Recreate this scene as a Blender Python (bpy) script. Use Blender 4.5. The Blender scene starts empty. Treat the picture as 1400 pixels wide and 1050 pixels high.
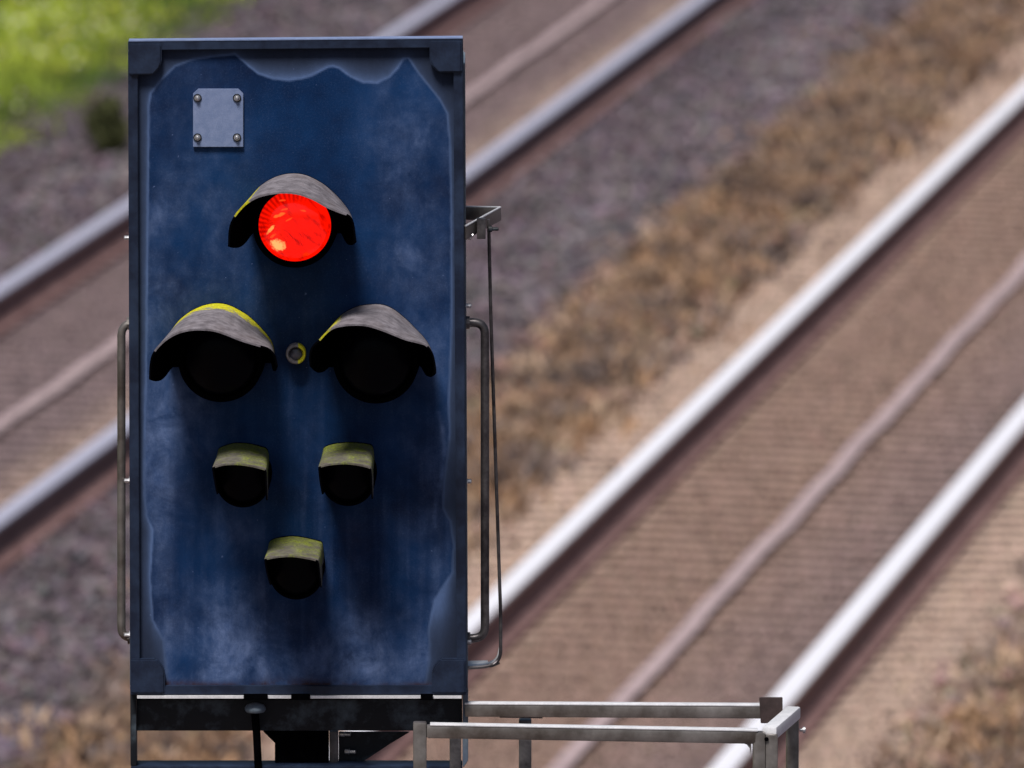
import bpy, bmesh, math, random
import numpy as np
from mathutils import Vector, Matrix
random.seed(7); RNG = np.random.default_rng(11)
C = bpy.context.scene.collection
# ------------------------------------------------------------ camera geometry
F = 15000.0                                  # focal length in photo pixels (1400 wide)
TH = math.atan(2376 / F); PSI = math.atan(2752 * math.cos(TH) / F)
D0 = F * (1.5 / math.cos(PSI)) / 452.0
H = D0 * math.sin(TH)                        # camera above rail tops
RAIL_TOP = 0.205
CAM = Vector((0, 0, H + RAIL_TOP))
FW = Vector((0, math.cos(TH), -math.sin(TH))); UP = Vector((0, math.sin(TH), math.cos(TH)))
def ray(px, py): return FW + Vector((1, 0, 0)) * ((px - 700) / F) + UP * ((525 - py) / F)
PXM = 738.9                                  # photo pixels per metre at the signal board
YP = (CAM + FW * (F / PXM)).y                # distance of the signal board
def P(px, py, dy=0.0):                       # the place at distance YP+dy seen at that pixel
    r = ray(px, py); return CAM + r * ((YP + dy) / r.y)
def G(px, py, z=0.0):
    r = ray(px, py); return CAM + r * ((z - CAM.z) / r.z)
TD = Vector((math.sin(PSI), math.cos(PSI), 0)); TN = Vector((math.cos(PSI), -math.sin(PSI), 0))
T0 = G(1204, 525, RAIL_TOP); T0.z = 0        # right track, centre line
def TR(u, s, z=0.0): return T0 + TD * u + TN * s + Vector((0, 0, z))
def s_of(px, y525=525, z=RAIL_TOP): return (G(px, y525, z) - T0).dot(TN)

# ------------------------------------------------------------ materials
def srgb(r, g, b):
    f = lambda c: (c / 12.92 if c <= .04045 else ((c + .055) / 1.055) ** 2.4)
    return (f(r / 255), f(g / 255), f(b / 255), 1)
class NT:
    def __init__(s, name):
        s.m = bpy.data.materials.new(name); s.m.use_nodes = True
        s.t = s.m.node_tree; s.n = s.t.nodes; s.b = s.n['Principled BSDF']; s.tc = None
    def new(s, typ, **kw):
        n = s.n.new(typ)
        for k, v in kw.items(): setattr(n, k, v)
        return n
    def link(s, a, b): s.t.links.new(a, b)
    def coord(s, which='Object'):
        if s.tc is None: s.tc = s.new('ShaderNodeTexCoord')
        return s.tc.outputs[which]
    def noise(s, scale, detail=4, rough=.6, vec=None, stretch=None, dist=0):
        v = vec if vec is not None else s.coord()
        if stretch:
            mp = s.new('ShaderNodeMapping'); mp.inputs['Scale'].default_value = stretch
            s.link(v, mp.inputs['Vector']); v = mp.outputs['Vector']
        n = s.new('ShaderNodeTexNoise'); n.inputs['Scale'].default_value = scale
        n.inputs['Detail'].default_value = detail; n.inputs['Roughness'].default_value = rough
        n.inputs['Distortion'].default_value = dist
        s.link(v, n.inputs['Vector']); return n.outputs['Fac']
    def ramp(s, fac, stops, interp='LINEAR'):
        r = s.new('ShaderNodeValToRGB'); r.color_ramp.interpolation = interp
        e = r.color_ramp.elements
        e.remove(e[1]); e[0].position = stops[0][0]
        for i, (p, c) in enumerate(stops):
            el = e[0] if i == 0 else e.new(p)
            el.color = c if hasattr(c, '__len__') else (c, c, c, 1)
        s.link(fac, r.inputs['Fac']); return r.outputs['Color']
    def mix(s, fac, a, b, mode='MIX'):
        m = s.new('ShaderNodeMix', data_type='RGBA', blend_type=mode)
        for sock, v in ((m.inputs[0], fac), (m.inputs[6], a), (m.inputs[7], b)):
            if isinstance(v, bpy.types.NodeSocket): s.link(v, sock)
            elif hasattr(v, '__len__'): sock.default_value = v
            else: sock.default_value = v if sock.type == 'VALUE' else (v, v, v, 1)
        return m.outputs[2]
    def math(s, op, a, b=0.0):
        m = s.new('ShaderNodeMath', operation=op)
        for sock, v in ((m.inputs[0], a), (m.inputs[1], b)):
            if isinstance(v, bpy.types.NodeSocket): s.link(v, sock)
            else: sock.default_value = v
        return m.outputs[0]
    def bump(s, h, strength=.3, dist=.002):
        b = s.new('ShaderNodeBump'); b.inputs['Strength'].default_value = strength
        b.inputs['Distance'].default_value = dist
        s.link(h, b.inputs['Height']); s.link(b.outputs['Normal'], s.b.inputs['Normal'])
    def set(s, **kw):
        for k, v in kw.items():
            k = k.replace('_', ' ')
            if isinstance(v, bpy.types.NodeSocket): s.link(v, s.b.inputs[k])
            else: s.b.inputs[k].default_value = v
        return s.m

def worn(name, c1, c2, rough=.55, metal=0.0, scale=30, lo=.4, hi=.65, bump=.15, spec=.5, stretch=None):
    t = NT(name); n = t.noise(scale, 6, .65, stretch=stretch); n2 = t.noise(scale * 7, 3)
    col = t.mix(t.ramp(n, [(lo, 0), (hi, 1)]), c1, c2)
    col = t.mix(.25, col, t.ramp(n2, [(.3, .3), (.7, 1)]), 'MULTIPLY')
    t.bump(n2, bump, .001)
    r = t.new('ShaderNodeMapRange'); r.inputs[3].default_value = rough - .12; r.inputs[4].default_value = rough + .15
    t.link(n, r.inputs[0])
    return t.set(Base_Color=col, Roughness=r.outputs[0], Metallic=metal, Specular_IOR_Level=spec)

M = {}
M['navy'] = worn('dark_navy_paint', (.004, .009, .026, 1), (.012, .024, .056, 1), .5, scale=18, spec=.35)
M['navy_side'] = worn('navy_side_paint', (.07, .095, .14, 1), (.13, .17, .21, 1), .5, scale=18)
M['black'] = worn('matt_black', (.0010, .0010, .0014, 1), (.002, .002, .003, 1), .9, scale=40, spec=0)
M['dark_steel'] = worn('dark_dirty_steel', (.004, .006, .010, 1), (.09, .12, .15, 1), .6, scale=16, lo=.5, hi=.8, spec=.3)
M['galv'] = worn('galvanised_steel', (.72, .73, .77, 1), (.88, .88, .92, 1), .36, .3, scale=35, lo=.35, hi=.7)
M['galv_brown'] = worn('stained_galvanised_steel', (.07, .055, .045, 1), (.30, .28, .27, 1), .34, .6, scale=8, lo=.35, hi=.7)
M['galv_dark'] = worn('dark_galvanised_steel', (.05, .045, .05, 1), (.16, .15, .155, 1), .36, .75, scale=20)
M['bolt'] = worn('bolt_zinc', (.4, .4, .42, 1), (.62, .62, .65, 1), .35, .8, scale=80)
M['plate'] = worn('plate_grey_blue', (.135, .185, .33, 1), (.175, .225, .38, 1), .6, 0, scale=60)
M['rust_plate'] = worn('rust_brown_plate', (.025, .014, .014, 1), (.05, .03, .03, 1), .7, scale=40)
M['rail_side'] = worn('rail_rust', (.20, .115, .11, 1), (.30, .185, .175, 1), .8, scale=9, spec=.2)
M['strip'] = worn('cable_strip_grey', (.29, .22, .23, 1), (.36, .28, .29, 1), .75, scale=6)
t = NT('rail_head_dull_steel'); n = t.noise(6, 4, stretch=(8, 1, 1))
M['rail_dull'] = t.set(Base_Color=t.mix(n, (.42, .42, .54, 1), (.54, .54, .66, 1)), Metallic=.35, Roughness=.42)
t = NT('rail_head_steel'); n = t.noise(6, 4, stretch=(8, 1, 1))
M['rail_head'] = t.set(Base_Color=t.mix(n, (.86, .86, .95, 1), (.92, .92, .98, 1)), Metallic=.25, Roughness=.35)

def hood_mat(name, base1, base2, lichen, amount):
    t = NT(name)
    n = t.noise(45, 6, .7); n2 = t.noise(30, 6, .75, dist=1.0); n3 = t.noise(260, 3, .6)
    at = t.new('ShaderNodeAttribute', attribute_name='lichen')
    col = t.mix(t.ramp(n, [(.3, 0), (.7, 1)]), base1, base2)
    st = t.noise(11, 5, .65, dist=.5)
    col = t.mix(t.ramp(st, [(.5, 0), (.75, .35)]), col, (.12, .09, .08, 1))
    f = t.math('ADD', at.outputs['Fac'], t.math('MULTIPLY', n2, .9))
    f = t.ramp(f, [(1.18 - amount, 0), (1.48 - amount, 1)])
    lc = t.mix(t.ramp(n3, [(.35, 0), (.65, 1)]), lichen[0], lichen[1])
    col = t.mix(f, col, lc)
    t.bump(t.math('ADD', n3, t.math('MULTIPLY', f, 1.5)), .25, .001)
    return t.set(Base_Color=col, Roughness=.75, Specular_IOR_Level=.2)
YEL = ((.30, .27, .006, 1), (.52, .50, .02, 1)); GRN = ((.06, .075, .006, 1), (.26, .31, .02, 1))
M['hood'] = hood_mat('weathered_hood_paint', (.065, .058, .066, 1), (.215, .20, .225, 1), YEL, .32)
M['hood_small'] = hood_mat('mossy_hood_paint', (.05, .045, .04, 1), (.14, .13, .115, 1), GRN, .60)

# painted board: stains are per-vertex masks with shapes of their own
t = NT('blue_black_board_paint')
d = t.new('ShaderNodeAttribute', attribute_name='dust'); r_ = t.new('ShaderNodeAttribute', attribute_name='tide')
w_ = t.new('ShaderNodeAttribute', attribute_name='wash')
n = t.noise(13, 8, .7, dist=.4); n2 = t.noise(300, 3, .7); n3 = t.noise(34, 7, .72, stretch=(1.3, 1, .6)); n4 = t.noise(5, 5, .6)
blue = t.mix(t.ramp(n4, [(.35, 0), (.68, 1)]), (.0007, .0080, .036, 1), (.0020, .029, .105, 1))
dust = t.mix(t.ramp(n3, [(.3, 0), (.7, 1)]), (.036, .072, .18, 1), (.115, .165, .31, 1))
df = t.math('MULTIPLY', d.outputs['Fac'], t.math('ADD', t.math('MULTIPLY', t.ramp(n, [(.36, 0), (.68, 1)]), 1.1), .25))
df = t.math('ADD', df, t.math('MULTIPLY', t.math('MULTIPLY', t.ramp(n2, [(.5, 0), (.7, 1)]), .16), t.ramp(n, [(.3, .2), (.6, 1)])))
cd = t.new('ShaderNodeClamp'); t.link(df, cd.inputs[0])
col = t.mix(cd.outputs[0], blue, dust)
rim = t.mix(w_.outputs['Fac'], (.016, .023, .045, 1), (.085, .14, .29, 1))
rim = t.mix(.5, rim, t.ramp(n3, [(.3, .5), (.7, 1)]), 'MULTIPLY')
col = t.mix(r_.outputs['Fac'], col, rim)
spk = t.noise(90, 2, .5); col = t.mix(t.ramp(spk, [(.74, 0), (.77, .6)]), col, (.12, .17, .33, 1))
ru = t.noise(26, 4, .7); at2 = t.new('ShaderNodeAttribute', attribute_name='rust')
col = t.mix(t.math('MULTIPLY', at2.outputs['Fac'], t.ramp(ru, [(.35, 0), (.6, 1)])), col, (.035, .018, .022, 1))
t.bump(t.math('ADD', n2, t.math('MULTIPLY', n, 2.0)), .10, .002)
M['board'] = t.set(Base_Color=col, Roughness=.62, Specular_IOR_Level=.12)

t = NT('red_signal_glass')
sep = t.new('ShaderNodeSeparateXYZ'); t.link(t.coord('Generated'), sep.inputs[0])
gx, gz = sep.outputs[0], sep.outputs[2]
def blob(t, cx, cz, rx, rz, rot=0):
    dx = t.math('SUBTRACT', gx, cx); dz = t.math('SUBTRACT', gz, cz)
    c, s = math.cos(rot), math.sin(rot)
    a = t.math('DIVIDE', t.math('ADD', t.math('MULTIPLY', dx, c), t.math('MULTIPLY', dz, s)), rx)
    b = t.math('DIVIDE', t.math('SUBTRACT', t.math('MULTIPLY', dz, c), t.math('MULTIPLY', dx, s)), rz)
    d2 = t.math('ADD', t.math('MULTIPLY', a, a), t.math('MULTIPLY', b, b))
    nn = t.noise(150, 3); d2 = t.math('ADD', d2, t.math('MULTIPLY', t.math('SUBTRACT', nn, .5), 3.2))
    m = t.new('ShaderNodeMapRange'); m.inputs[1].default_value = 1.5; m.inputs[2].default_value = .5
    t.link(d2, m.inputs[0]); return m.outputs[0]
wave = t.new('ShaderNodeTexWave', wave_type='BANDS', bands_direction='DIAGONAL'); wave.inputs['Scale'].default_value = 17
wave.inputs['Distortion'].default_value = 5; wave.inputs['Detail'].default_value = 2
t.link(t.coord('Generated'), wave.inputs['Vector'])
mpr = t.new('ShaderNodeMapping'); mpr.inputs['Rotation'].default_value = (0, math.radians(-50), 0); t.link(t.coord('Generated'), mpr.inputs['Vector'])
dk = t.mix(t.ramp(t.noise(3.2, 3, vec=mpr.outputs['Vector'], stretch=(1, 1, 4.5)), [(.52, 0), (.70, 1)]), (1, .006, .0, 1), (.36, .001, .0, 1))
wv = t.ramp(wave.outputs['Fac'], [(.0, .45), (.35, 1), (1, 1)])
col = t.mix(.75, (1, .004, 0, 1), dk)
col = t.mix(.6, col, wv, 'MULTIPLY')
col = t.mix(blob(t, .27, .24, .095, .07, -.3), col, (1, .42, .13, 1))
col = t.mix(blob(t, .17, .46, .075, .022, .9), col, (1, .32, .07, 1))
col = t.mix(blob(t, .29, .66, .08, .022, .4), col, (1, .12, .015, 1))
ax_ = t.math('SUBTRACT', gx, .5); az_ = t.math('SUBTRACT', gz, .5)
ang = t.math('ARCTAN2', az_, ax_); rad = t.math('SQRT', t.math('ADD', t.math('MULTIPLY', ax_, ax_), t.math('MULTIPLY', az_, az_)))
rib = t.math('ADD', t.math('MULTIPLY', t.math('SINE', t.math('MULTIPLY', ang, 44.0)), .5), .5)
msk = t.math('MULTIPLY', t.ramp(rad, [(.30, 0), (.43, 1)]), t.ramp(t.math('SUBTRACT', az_, ax_), [(.05, 0), (.35, 1)]))
col = t.mix(t.math('MULTIPLY', t.math('MULTIPLY', msk, rib), .6), col, (.14, .0, .0, 1))
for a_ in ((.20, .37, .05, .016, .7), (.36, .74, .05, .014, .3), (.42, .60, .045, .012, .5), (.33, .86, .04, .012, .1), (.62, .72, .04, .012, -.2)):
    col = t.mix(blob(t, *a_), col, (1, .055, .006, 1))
M['red'] = t.set(Base_Color=(.25, .002, .001, 1), Roughness=.12, Emission_Color=col, Emission_Strength=1.05)
t = NT('dark_lens_glass')
M['lens_dark'] = t.set(Base_Color=(.002, .002, .004, 1), Roughness=.25, Specular_IOR_Level=.05)
t = NT('sight_glass'); M['sight'] = t.set(Base_Color=t.mix(t.noise(40), (.02, .02, .03, 1), (.10, .10, .13, 1)), Roughness=.25)

# ground: strips of colour run beside the tracks
S0, S1 = -9.0, 4.5
def zone(t, wob=.35):
    geo = t.new('ShaderNodeNewGeometry')
    sub = t.new('ShaderNodeVectorMath', operation='SUBTRACT'); sub.inputs[1].default_value = T0
    t.link(geo.outputs['Position'], sub.inputs[0])
    dot = t.new('ShaderNodeVectorMath', operation='DOT_PRODUCT'); dot.inputs[1].default_value = TN
    t.link(sub.outputs[0], dot.inputs[0])
    du = t.new('ShaderNodeVectorMath', operation='DOT_PRODUCT'); du.inputs[1].default_value = TD
    t.link(sub.outputs[0], du.inputs[0])
    n = t.noise(2.6, 5, .65, vec=geo.outputs['Position'])
    s = t.math('ADD', dot.outputs['Value'], t.math('MULTIPLY', t.math('SUBTRACT', n, .5), wob))
    fac = t.math('DIVIDE', t.math('SUBTRACT', s, S0), S1 - S0)
    q = lambda v: (v - S0) / (S1 - S0)
    mauve = (.118, .098, .112, 1); mauved = (.085, .068, .080, 1); tan = (.355, .262, .215, 1); tan2 = (.28, .208, .175, 1)
    bed = (.205, .140, .116, 1); bedl = (.145, .108, .112, 1); brown = (.19, .125, .09, 1); earth = (.05, .06, .02, 1)
    stops = [(q(-6.35), earth), (q(-6.0), mauved), (q(-5.2), mauve), (q(-4.7), mauved), (q(-4.55), bedl), (q(-3.75), bedl),
             (q(-3.45), tan2), (q(-3.22), bedl), (q(-3.1), mauved), (q(-2.55), mauve), (q(-2.15), mauve), (q(-1.95), brown), (q(-1.38), brown),
             (q(-1.2), tan), (q(-.78), tan), (q(-.6), bed), (q(-.1), bed), (q(.35), (.19, .135, .125, 1)), (q(.7), (.125, .095, .095, 1)),
             (q(.82), tan2), (q(1.0), tan), (q(1.3), tan2), (q(1.5), brown), (q(2.6), brown), (q(3.4), mauve)]
    # the built-in ramp takes 32 stops
    return t.ramp(fac, stops), geo.outputs['Position'], du.outputs['Value'], dot.outputs['Value']
t = NT('trackside_soil'); c, pos, du, ds = zone(t)
n = t.noise(25, 6, .7, vec=pos); n2 = t.noise(4, 4, vec=pos)
c = t.mix(.5, c, t.ramp(n, [(.3, .6), (.7, 1.15)]), 'MULTIPLY')
rip = t.math('SINE', t.math('MULTIPLY', t.math('ADD', du, t.math('MULTIPLY', t.math('SINE', t.math('MULTIPLY', ds, 3.0)), .05)), 2 * math.pi / .235))
isb = t.math('MULTIPLY', t.math('GREATER_THAN', ds, -1.25), t.math('LESS_THAN', ds, 1.2))
isl = t.math('MULTIPLY', t.math('GREATER_THAN', ds, -4.69), t.math('LESS_THAN', ds, -3.2))
c = t.mix(t.math('MULTIPLY', t.math('ADD', isb, isl), 1.0), c, t.mix(1.0, c, t.ramp(t.math('ADD', t.math('MULTIPLY', rip, .5), .5), [(0, .25), (1, 1.75)]), 'MULTIPLY'))
t.bump(n, .6, .03); M['soil'] = t.set(Base_Color=c, Roughness=.95, Specular_IOR_Level=.1)
t = NT('ballast_stone'); c, pos, du, ds = zone(t)
a = t.new('ShaderNodeAttribute', attribute_name='tone')
c = t.mix(1.0, c, a.outputs['Color'], 'MULTIPLY')
n = t.noise(3.2, 4, .7, vec=pos); c = t.mix(1.0, c, t.ramp(n, [(.3, .78), (.7, 1.18)]), 'MULTIPLY')
M['stone'] = t.set(Base_Color=c, Roughness=.9, Specular_IOR_Level=.15)
def attr_mat(name, rough=.8, trans=0):
    t = NT(name); a = t.new('ShaderNodeAttribute', attribute_name='tone')
    return t.set(Base_Color=a.outputs['Color'], Roughness=rough, Specular_IOR_Level=.15)
M['blade'] = attr_mat('grass_blade'); M['dry'] = attr_mat('dry_stalks', .95); M['leaf'] = attr_mat('shrub_leaf', .7)
M['bark'] = worn('shrub_bark', (.05, .035, .025, 1), (.09, .06, .04, 1), .9)

# ------------------------------------------------------------ mesh helpers
def link(name, me, mat, parent=None, loc=None):
    o = bpy.data.objects.new(name, me); C.objects.link(o)
    for m_ in (mat if isinstance(mat, (list, tuple)) else [mat]): me.materials.append(M[m_])
    if parent is not None:
        o.parent = parent
        # geometry is authored in world space: undo the parent's location chain
        off = Vector((0, 0, 0)); p = parent
        while p is not None: off += p.location; p = p.parent
        c = loc if loc is not None else Vector((0, 0, 0))
        o.location = Vector(c) - off if loc is not None else -off
    elif loc is not None: o.location = loc
    return o
def obj(name, bm, mat, parent=None, smooth=35, origin=None):
    """bm is in world space; the object's origin goes to its middle"""
    bm.normal_update()
    if origin is None:
        lo = [min(v.co[i] for v in bm.verts) for i in range(3)]; hi = [max(v.co[i] for v in bm.verts) for i in range(3)]
        origin = Vector([(a + b) / 2 for a, b in zip(lo, hi)])
    bmesh.ops.translate(bm, vec=-Vector(origin), verts=bm.verts)
    me = bpy.data.meshes.new(name); bm.to_mesh(me); bm.free()
    if smooth:
        me.shade_smooth(); me.set_sharp_from_angle(angle=math.radians(smooth))
    return link(name, me, mat, parent, origin)
def tag(o, label=None, cat=None, group=None, kind=None):
    for k, v in (('label', label), ('category', cat), ('group', group), ('kind', kind)):
        if v: o[k] = v
    return o
def empty(name, loc):
    o = bpy.data.objects.new(name, None); C.objects.link(o); o.location = loc; o.empty_display_size = .2; return o
def hexa(bm, pts, bev=.001, seg=2):
    """eight corners: four of the near face (CCW), four of the far face"""
    v = [bm.verts.new(p) for p in pts]
    fs = [bm.faces.new([v[i] for i in q]) for q in ((0, 1, 2, 3), (7, 6, 5, 4), (0, 4, 5, 1), (1, 5, 6, 2), (2, 6, 7, 3), (3, 7, 4, 0))]
    bmesh.ops.recalc_face_normals(bm, faces=fs)
    if bev:
        es = list({e for f in fs for e in f.edges})
        bmesh.ops.bevel(bm, geom=es, offset=bev, segments=seg, affect='EDGES', profile=.6)
def pbox(bm, x0, y0, x1, y1, d0, d1, bev=.001):
    """box whose near face covers that rectangle of the photograph at depth d0"""
    a, b = P(x0, y1, d0), P(x1, y0, d0)
    pts = [(a.x, YP + d0, a.z), (b.x, YP + d0, a.z), (b.x, YP + d0, b.z), (a.x, YP + d0, b.z)]
    hexa(bm, pts + [(x, YP + d1, z) for x, y, z in pts], bev)
def prism(bm, pix, d0, d1, bev=.0008):
    n = [P(x, y, d0) for x, y in pix]
    a = [bm.verts.new(p) for p in n]; b = [bm.verts.new((p.x, YP + d1, p.z)) for p in n]
    fs = [bm.faces.new(a), bm.faces.new(b[::-1])]
    k = len(a)
    for i in range(k): fs.append(bm.faces.new((a[i], b[i], b[(i + 1) % k], a[(i + 1) % k])))
    bmesh.ops.recalc_face_normals(bm, faces=fs)
    if bev: bmesh.ops.bevel(bm, geom=list({e for f in fs for e in f.edges}), offset=bev, segments=2, affect='EDGES')
def bar(bm, p, q, w, h, bev=.002, up=Vector((0, 0, 1))):
    p, q = Vector(p), Vector(q); d = (q - p).normalized()
    if abs(d.dot(up)) > .98: up = Vector((0, 1, 0))
    r = d.cross(up).normalized() * w / 2; u = r.cross(d).normalized() * h / 2
    hexa(bm, [p - r - u, p + r - u, p + r + u, p - r + u, q - r - u, q + r - u, q + r + u, q - r + u], bev)
def tube(bm, pts, r, n=12, flat=1.0, cap=True):
    pts = [Vector(p) for p in pts]; rings = []
    nrm = None
    for i, p in enumerate(pts):
        d = (pts[min(i + 1, len(pts) - 1)] - pts[max(i - 1, 0)]).normalized()
        if nrm is None:
            nrm = Vector((0, 1, 0)) if abs(d.y) < .9 else Vector((1, 0, 0))
        nrm = (nrm - d * nrm.dot(d)).normalized(); b = d.cross(nrm)
        rr = r[i] if hasattr(r, '__len__') else r
        rings.append([bm.verts.new(p + nrm * (math.cos(a) * rr) + b * (math.sin(a) * rr * flat)) for a in [2 * math.pi * k / n for k in range(n)]])
    fs = []
    for a, b in zip(rings, rings[1:]):
        for k in range(n): fs.append(bm.faces.new((a[k], a[(k + 1) % n], b[(k + 1) % n], b[k])))
    if cap: fs += [bm.faces.new(rings[0][::-1]), bm.faces.new(rings[-1])]
    bmesh.ops.recalc_face_normals(bm, faces=fs)
def rounded(pts, rad, n=6):
    out = [Vector(pts[0])]
    for a, b, c in zip(pts, pts[1:], pts[2:]):
        a, b, c = Vector(a), Vector(b), Vector(c)
        p = b + (a - b).normalized() * rad; q = b + (c - b).normalized() * rad
        for k in range(n + 1):
            t_ = k / n; out.append(p.lerp(b, t_).lerp(b.lerp(q, t_), t_))
    out.append(Vector(pts[-1])); return out
def lathe(bm, c, prof, n=48, axis=Vector((0, -1, 0))):
    """profile of (radius, distance along axis) about point c"""
    c = Vector(c); axis = axis.normalized(); u = Vector((1, 0, 0)) if abs(axis.x) < .9 else Vector((0, 0, 1)); u = (u - axis * u.dot(axis)).normalized(); v = axis.cross(u)
    rings = []
    for r, h in prof:
        if r < 1e-6: rings.append([bm.verts.new(c + axis * h)])
        else: rings.append([bm.verts.new(c + axis * h + u * (r * math.cos(2 * math.pi * k / n)) + v * (r * math.sin(2 * math.pi * k / n))) for k in range(n)])
    fs = []
    for a, b in zip(rings, rings[1:]):
        for k in range(n):
            k2 = (k + 1) % n
            if len(a) == 1: fs.append(bm.faces.new((a[0], b[k2], b[k])))
            elif len(b) == 1: fs.append(bm.faces.new((a[k], a[k2], b[0])))
            else: fs.append(bm.faces.new((a[k], a[k2], b[k2], b[k])))
    bmesh.ops.recalc_face_normals(bm, faces=fs)
def resample(pts, n):
    pts = np.array(pts, float)
    # Catmull-Rom then arc length
    ex = np.vstack([2 * pts[0] - pts[1], pts, 2 * pts[-1] - pts[-2]]); out = []
    for i in range(1, len(ex) - 2):
        for t_ in np.linspace(0, 1, 10, endpoint=False):
            a, b, c, d = ex[i - 1], ex[i], ex[i + 1], ex[i + 2]
            out.append(.5 * ((2 * b) + (-a + c) * t_ + (2 * a - 5 * b + 4 * c - d) * t_ ** 2 + (-a + 3 * b - 3 * c + d) * t_ ** 3))
    out.append(pts[-1]); out = np.array(out)
    L = np.r_[0, np.cumsum(np.linalg.norm(np.diff(out, axis=0), axis=1))]
    q = np.linspace(0, L[-1], n)
    return np.c_[np.interp(q, L, out[:, 0]), np.interp(q, L, out[:, 1])]

# ------------------------------------------------------------ the signal
root = empty('railway_signal', Vector((P(412, 1020, .10).x, YP + .13, 0)))
tag(root, 'tall blue-black railway signal with one red lamp lit and five dark hooded lamps', 'railway signal')
CT = [(175, 57), (633, 53), (638, 950), (178, 950)]          # TL TR BR BL in the photo
def Q(u, v):                                                  # board coordinates 0..1 -> photo pixel
    a = np.array(CT, float)
    return (a[0] * (1 - u) + a[1] * u) * (1 - v) + (a[3] * (1 - u) + a[2] * u) * v
# board face: a fine grid so that its stains can follow their traced outline
NX, NY = 231, 451
U, V = np.meshgrid(np.linspace(.008, .992, NX), np.linspace(.004, .996, NY))
PXY = Q(U.ravel()[:, None], V.ravel()[:, None])
def vnoise(x, y, seed=0):
    xi = np.floor(x).astype(int); yi = np.floor(y).astype(int); fx = x - xi; fy = y - yi
    h = lambda a, b: np.modf(np.abs(np.sin(a * 127.1 + b * 311.7 + seed * 74.7) * 43758.5453))[0]
    fx = fx * fx * (3 - 2 * fx); fy = fy * fy * (3 - 2 * fy)
    return (h(xi, yi) * (1 - fx) + h(xi + 1, yi) * fx) * (1 - fy) + (h(xi, yi + 1) * (1 - fx) + h(xi + 1, yi + 1) * fx) * fy
def fbm(x, y, seed=0, o=4):
    s = 0; a = .5
    for k in range(o): s = s + a * vnoise(x * 2 ** k, y * 2 ** k, seed + k); a *= .5
    return s / (1 - .5 ** o)
clean = [(204.6, 144), (207, 127), (221, 109), (240, 91), (264, 82), (290, 78), (321, 75), (336, 88), (353, 101), (373, 108), (394, 110),
         (412, 108), (426, 104), (449, 92.5), (456, 91), (462, 93), (479, 105.4), (496, 113), (516, 114), (533, 106), (544, 94), (552, 81), (558, 80), (571, 100), (586, 118),
         (599, 134), (610, 154), (614, 190), (616, 300), (616, 440), (612, 560), (614, 590), (606, 655), (604, 693), (614, 712), (619, 743), (617, 781),
         (593, 819), (585, 857), (586, 900), (580, 934), (400, 938), (230, 936), (227, 903), (225, 876), (210, 846), (206, 788), (210, 724), (202, 705), (199, 674), (199, 598), (201, 500), (203, 300)]
poly = np.array(clean + [clean[0]], float)
X, Y = PXY[:, 0] + 1.5 * (fbm(PXY[:, 0] / 9, PXY[:, 1] / 9, 5) - .5), PXY[:, 1] + 1.5 * (fbm(PXY[:, 0] / 9, PXY[:, 1] / 9, 9) - .5)
inside = np.zeros(len(X), bool); dist = np.full(len(X), 1e9)
for (x0, y0), (x1, y1) in zip(poly, poly[1:]):
    c_ = ((y0 > Y) != (y1 > Y)) & (X < (x1 - x0) * (Y - y0) / (y1 - y0 + 1e-9) + x0); inside ^= c_
    dx, dy = x1 - x0, y1 - y0; tt = np.clip(((X - x0) * dx + (Y - y0) * dy) / (dx * dx + dy * dy), 0, 1)
    dist = np.minimum(dist, np.hypot(X - x0 - tt * dx, Y - y0 - tt * dy))
sd = np.where(inside, -dist, dist)
tide = np.clip((sd + 1.2) / 2.4, 0, 1)
g = lambda cx, cy, rx, ry: np.exp(-(((X - cx) / rx) ** 2 + ((Y - cy) / ry) ** 2))
# pale crust just outside the tide line, strongest in the scallops and at the low corners
wash = np.exp(-np.clip(sd, 0, 99) / 9.) * (.35 + .9 * g(395, 100, 50, 22) + .9 * g(505, 100, 38, 22) + .5 * g(205, 400, 10, 500) * .5) \
       + 1.2 * g(214, 745, 8, 60) + 1.2 * g(598, 800, 16, 45) + .3 * np.exp(-(sd / 2.0) ** 2) * (Y < 600) * (X < 620)
wash = wash + .22 * np.exp(-((sd - 1.5) / 1.6) ** 2)
wash = np.where(sd > -3, wash, 0)
wash = wash + .9 * g(216, 790, 6, 55) * (sd > 0)
tide = np.where((Y > 935), .15, tide)
f1 = fbm(X / 42, Y / 60, 3); f2 = fbm(X / 17, Y / 17, 8, 5)
dust_ = (.75 * np.clip((330 - X) / 130, 0, 1) * np.clip((Y - 120) / 150, .35, 1) * np.clip((700 - Y) / 200 + .45, .45, 1)
         + .7 * np.clip((Y - 820) / 70, 0, 1) + .6 * g(330, 800, 60, 110) + .45 * g(590, 560, 60, 300) + .35 * g(560, 150, 60, 60)
         + .40 * g(300, 230, 50, 110) + .45 * g(405, 925, 26, 26) + .4 * g(320, 905, 50, 26) + .4 * g(350, 410, 80, 60) * .8 + .35 * g(560, 250, 60, 140)
         + .28 * g(520, 860, 80, 30) + .3 * g(250, 560, 60, 120) + .25 * g(400, 560, 60, 60) * .5)
dust_ *= .82 * np.clip(-.25 + 1.85 * f1, 0, 2) * (.45 + .9 * f2)
dust_ += .40 * g(480, 900, 120, 22) * (.4 + .8 * f1) + .25 * np.clip(fbm(X / 9, Y / 260, 97) - .45, 0, 1) * 2 * np.clip((Y - 300) / 400, 0, 1)
dust_ += .30 * g(226, 600, 16, 120) + .18 * g(330, 830, 40, 70) + .5 * g(325, 915, 30, 16) * f2
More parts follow.
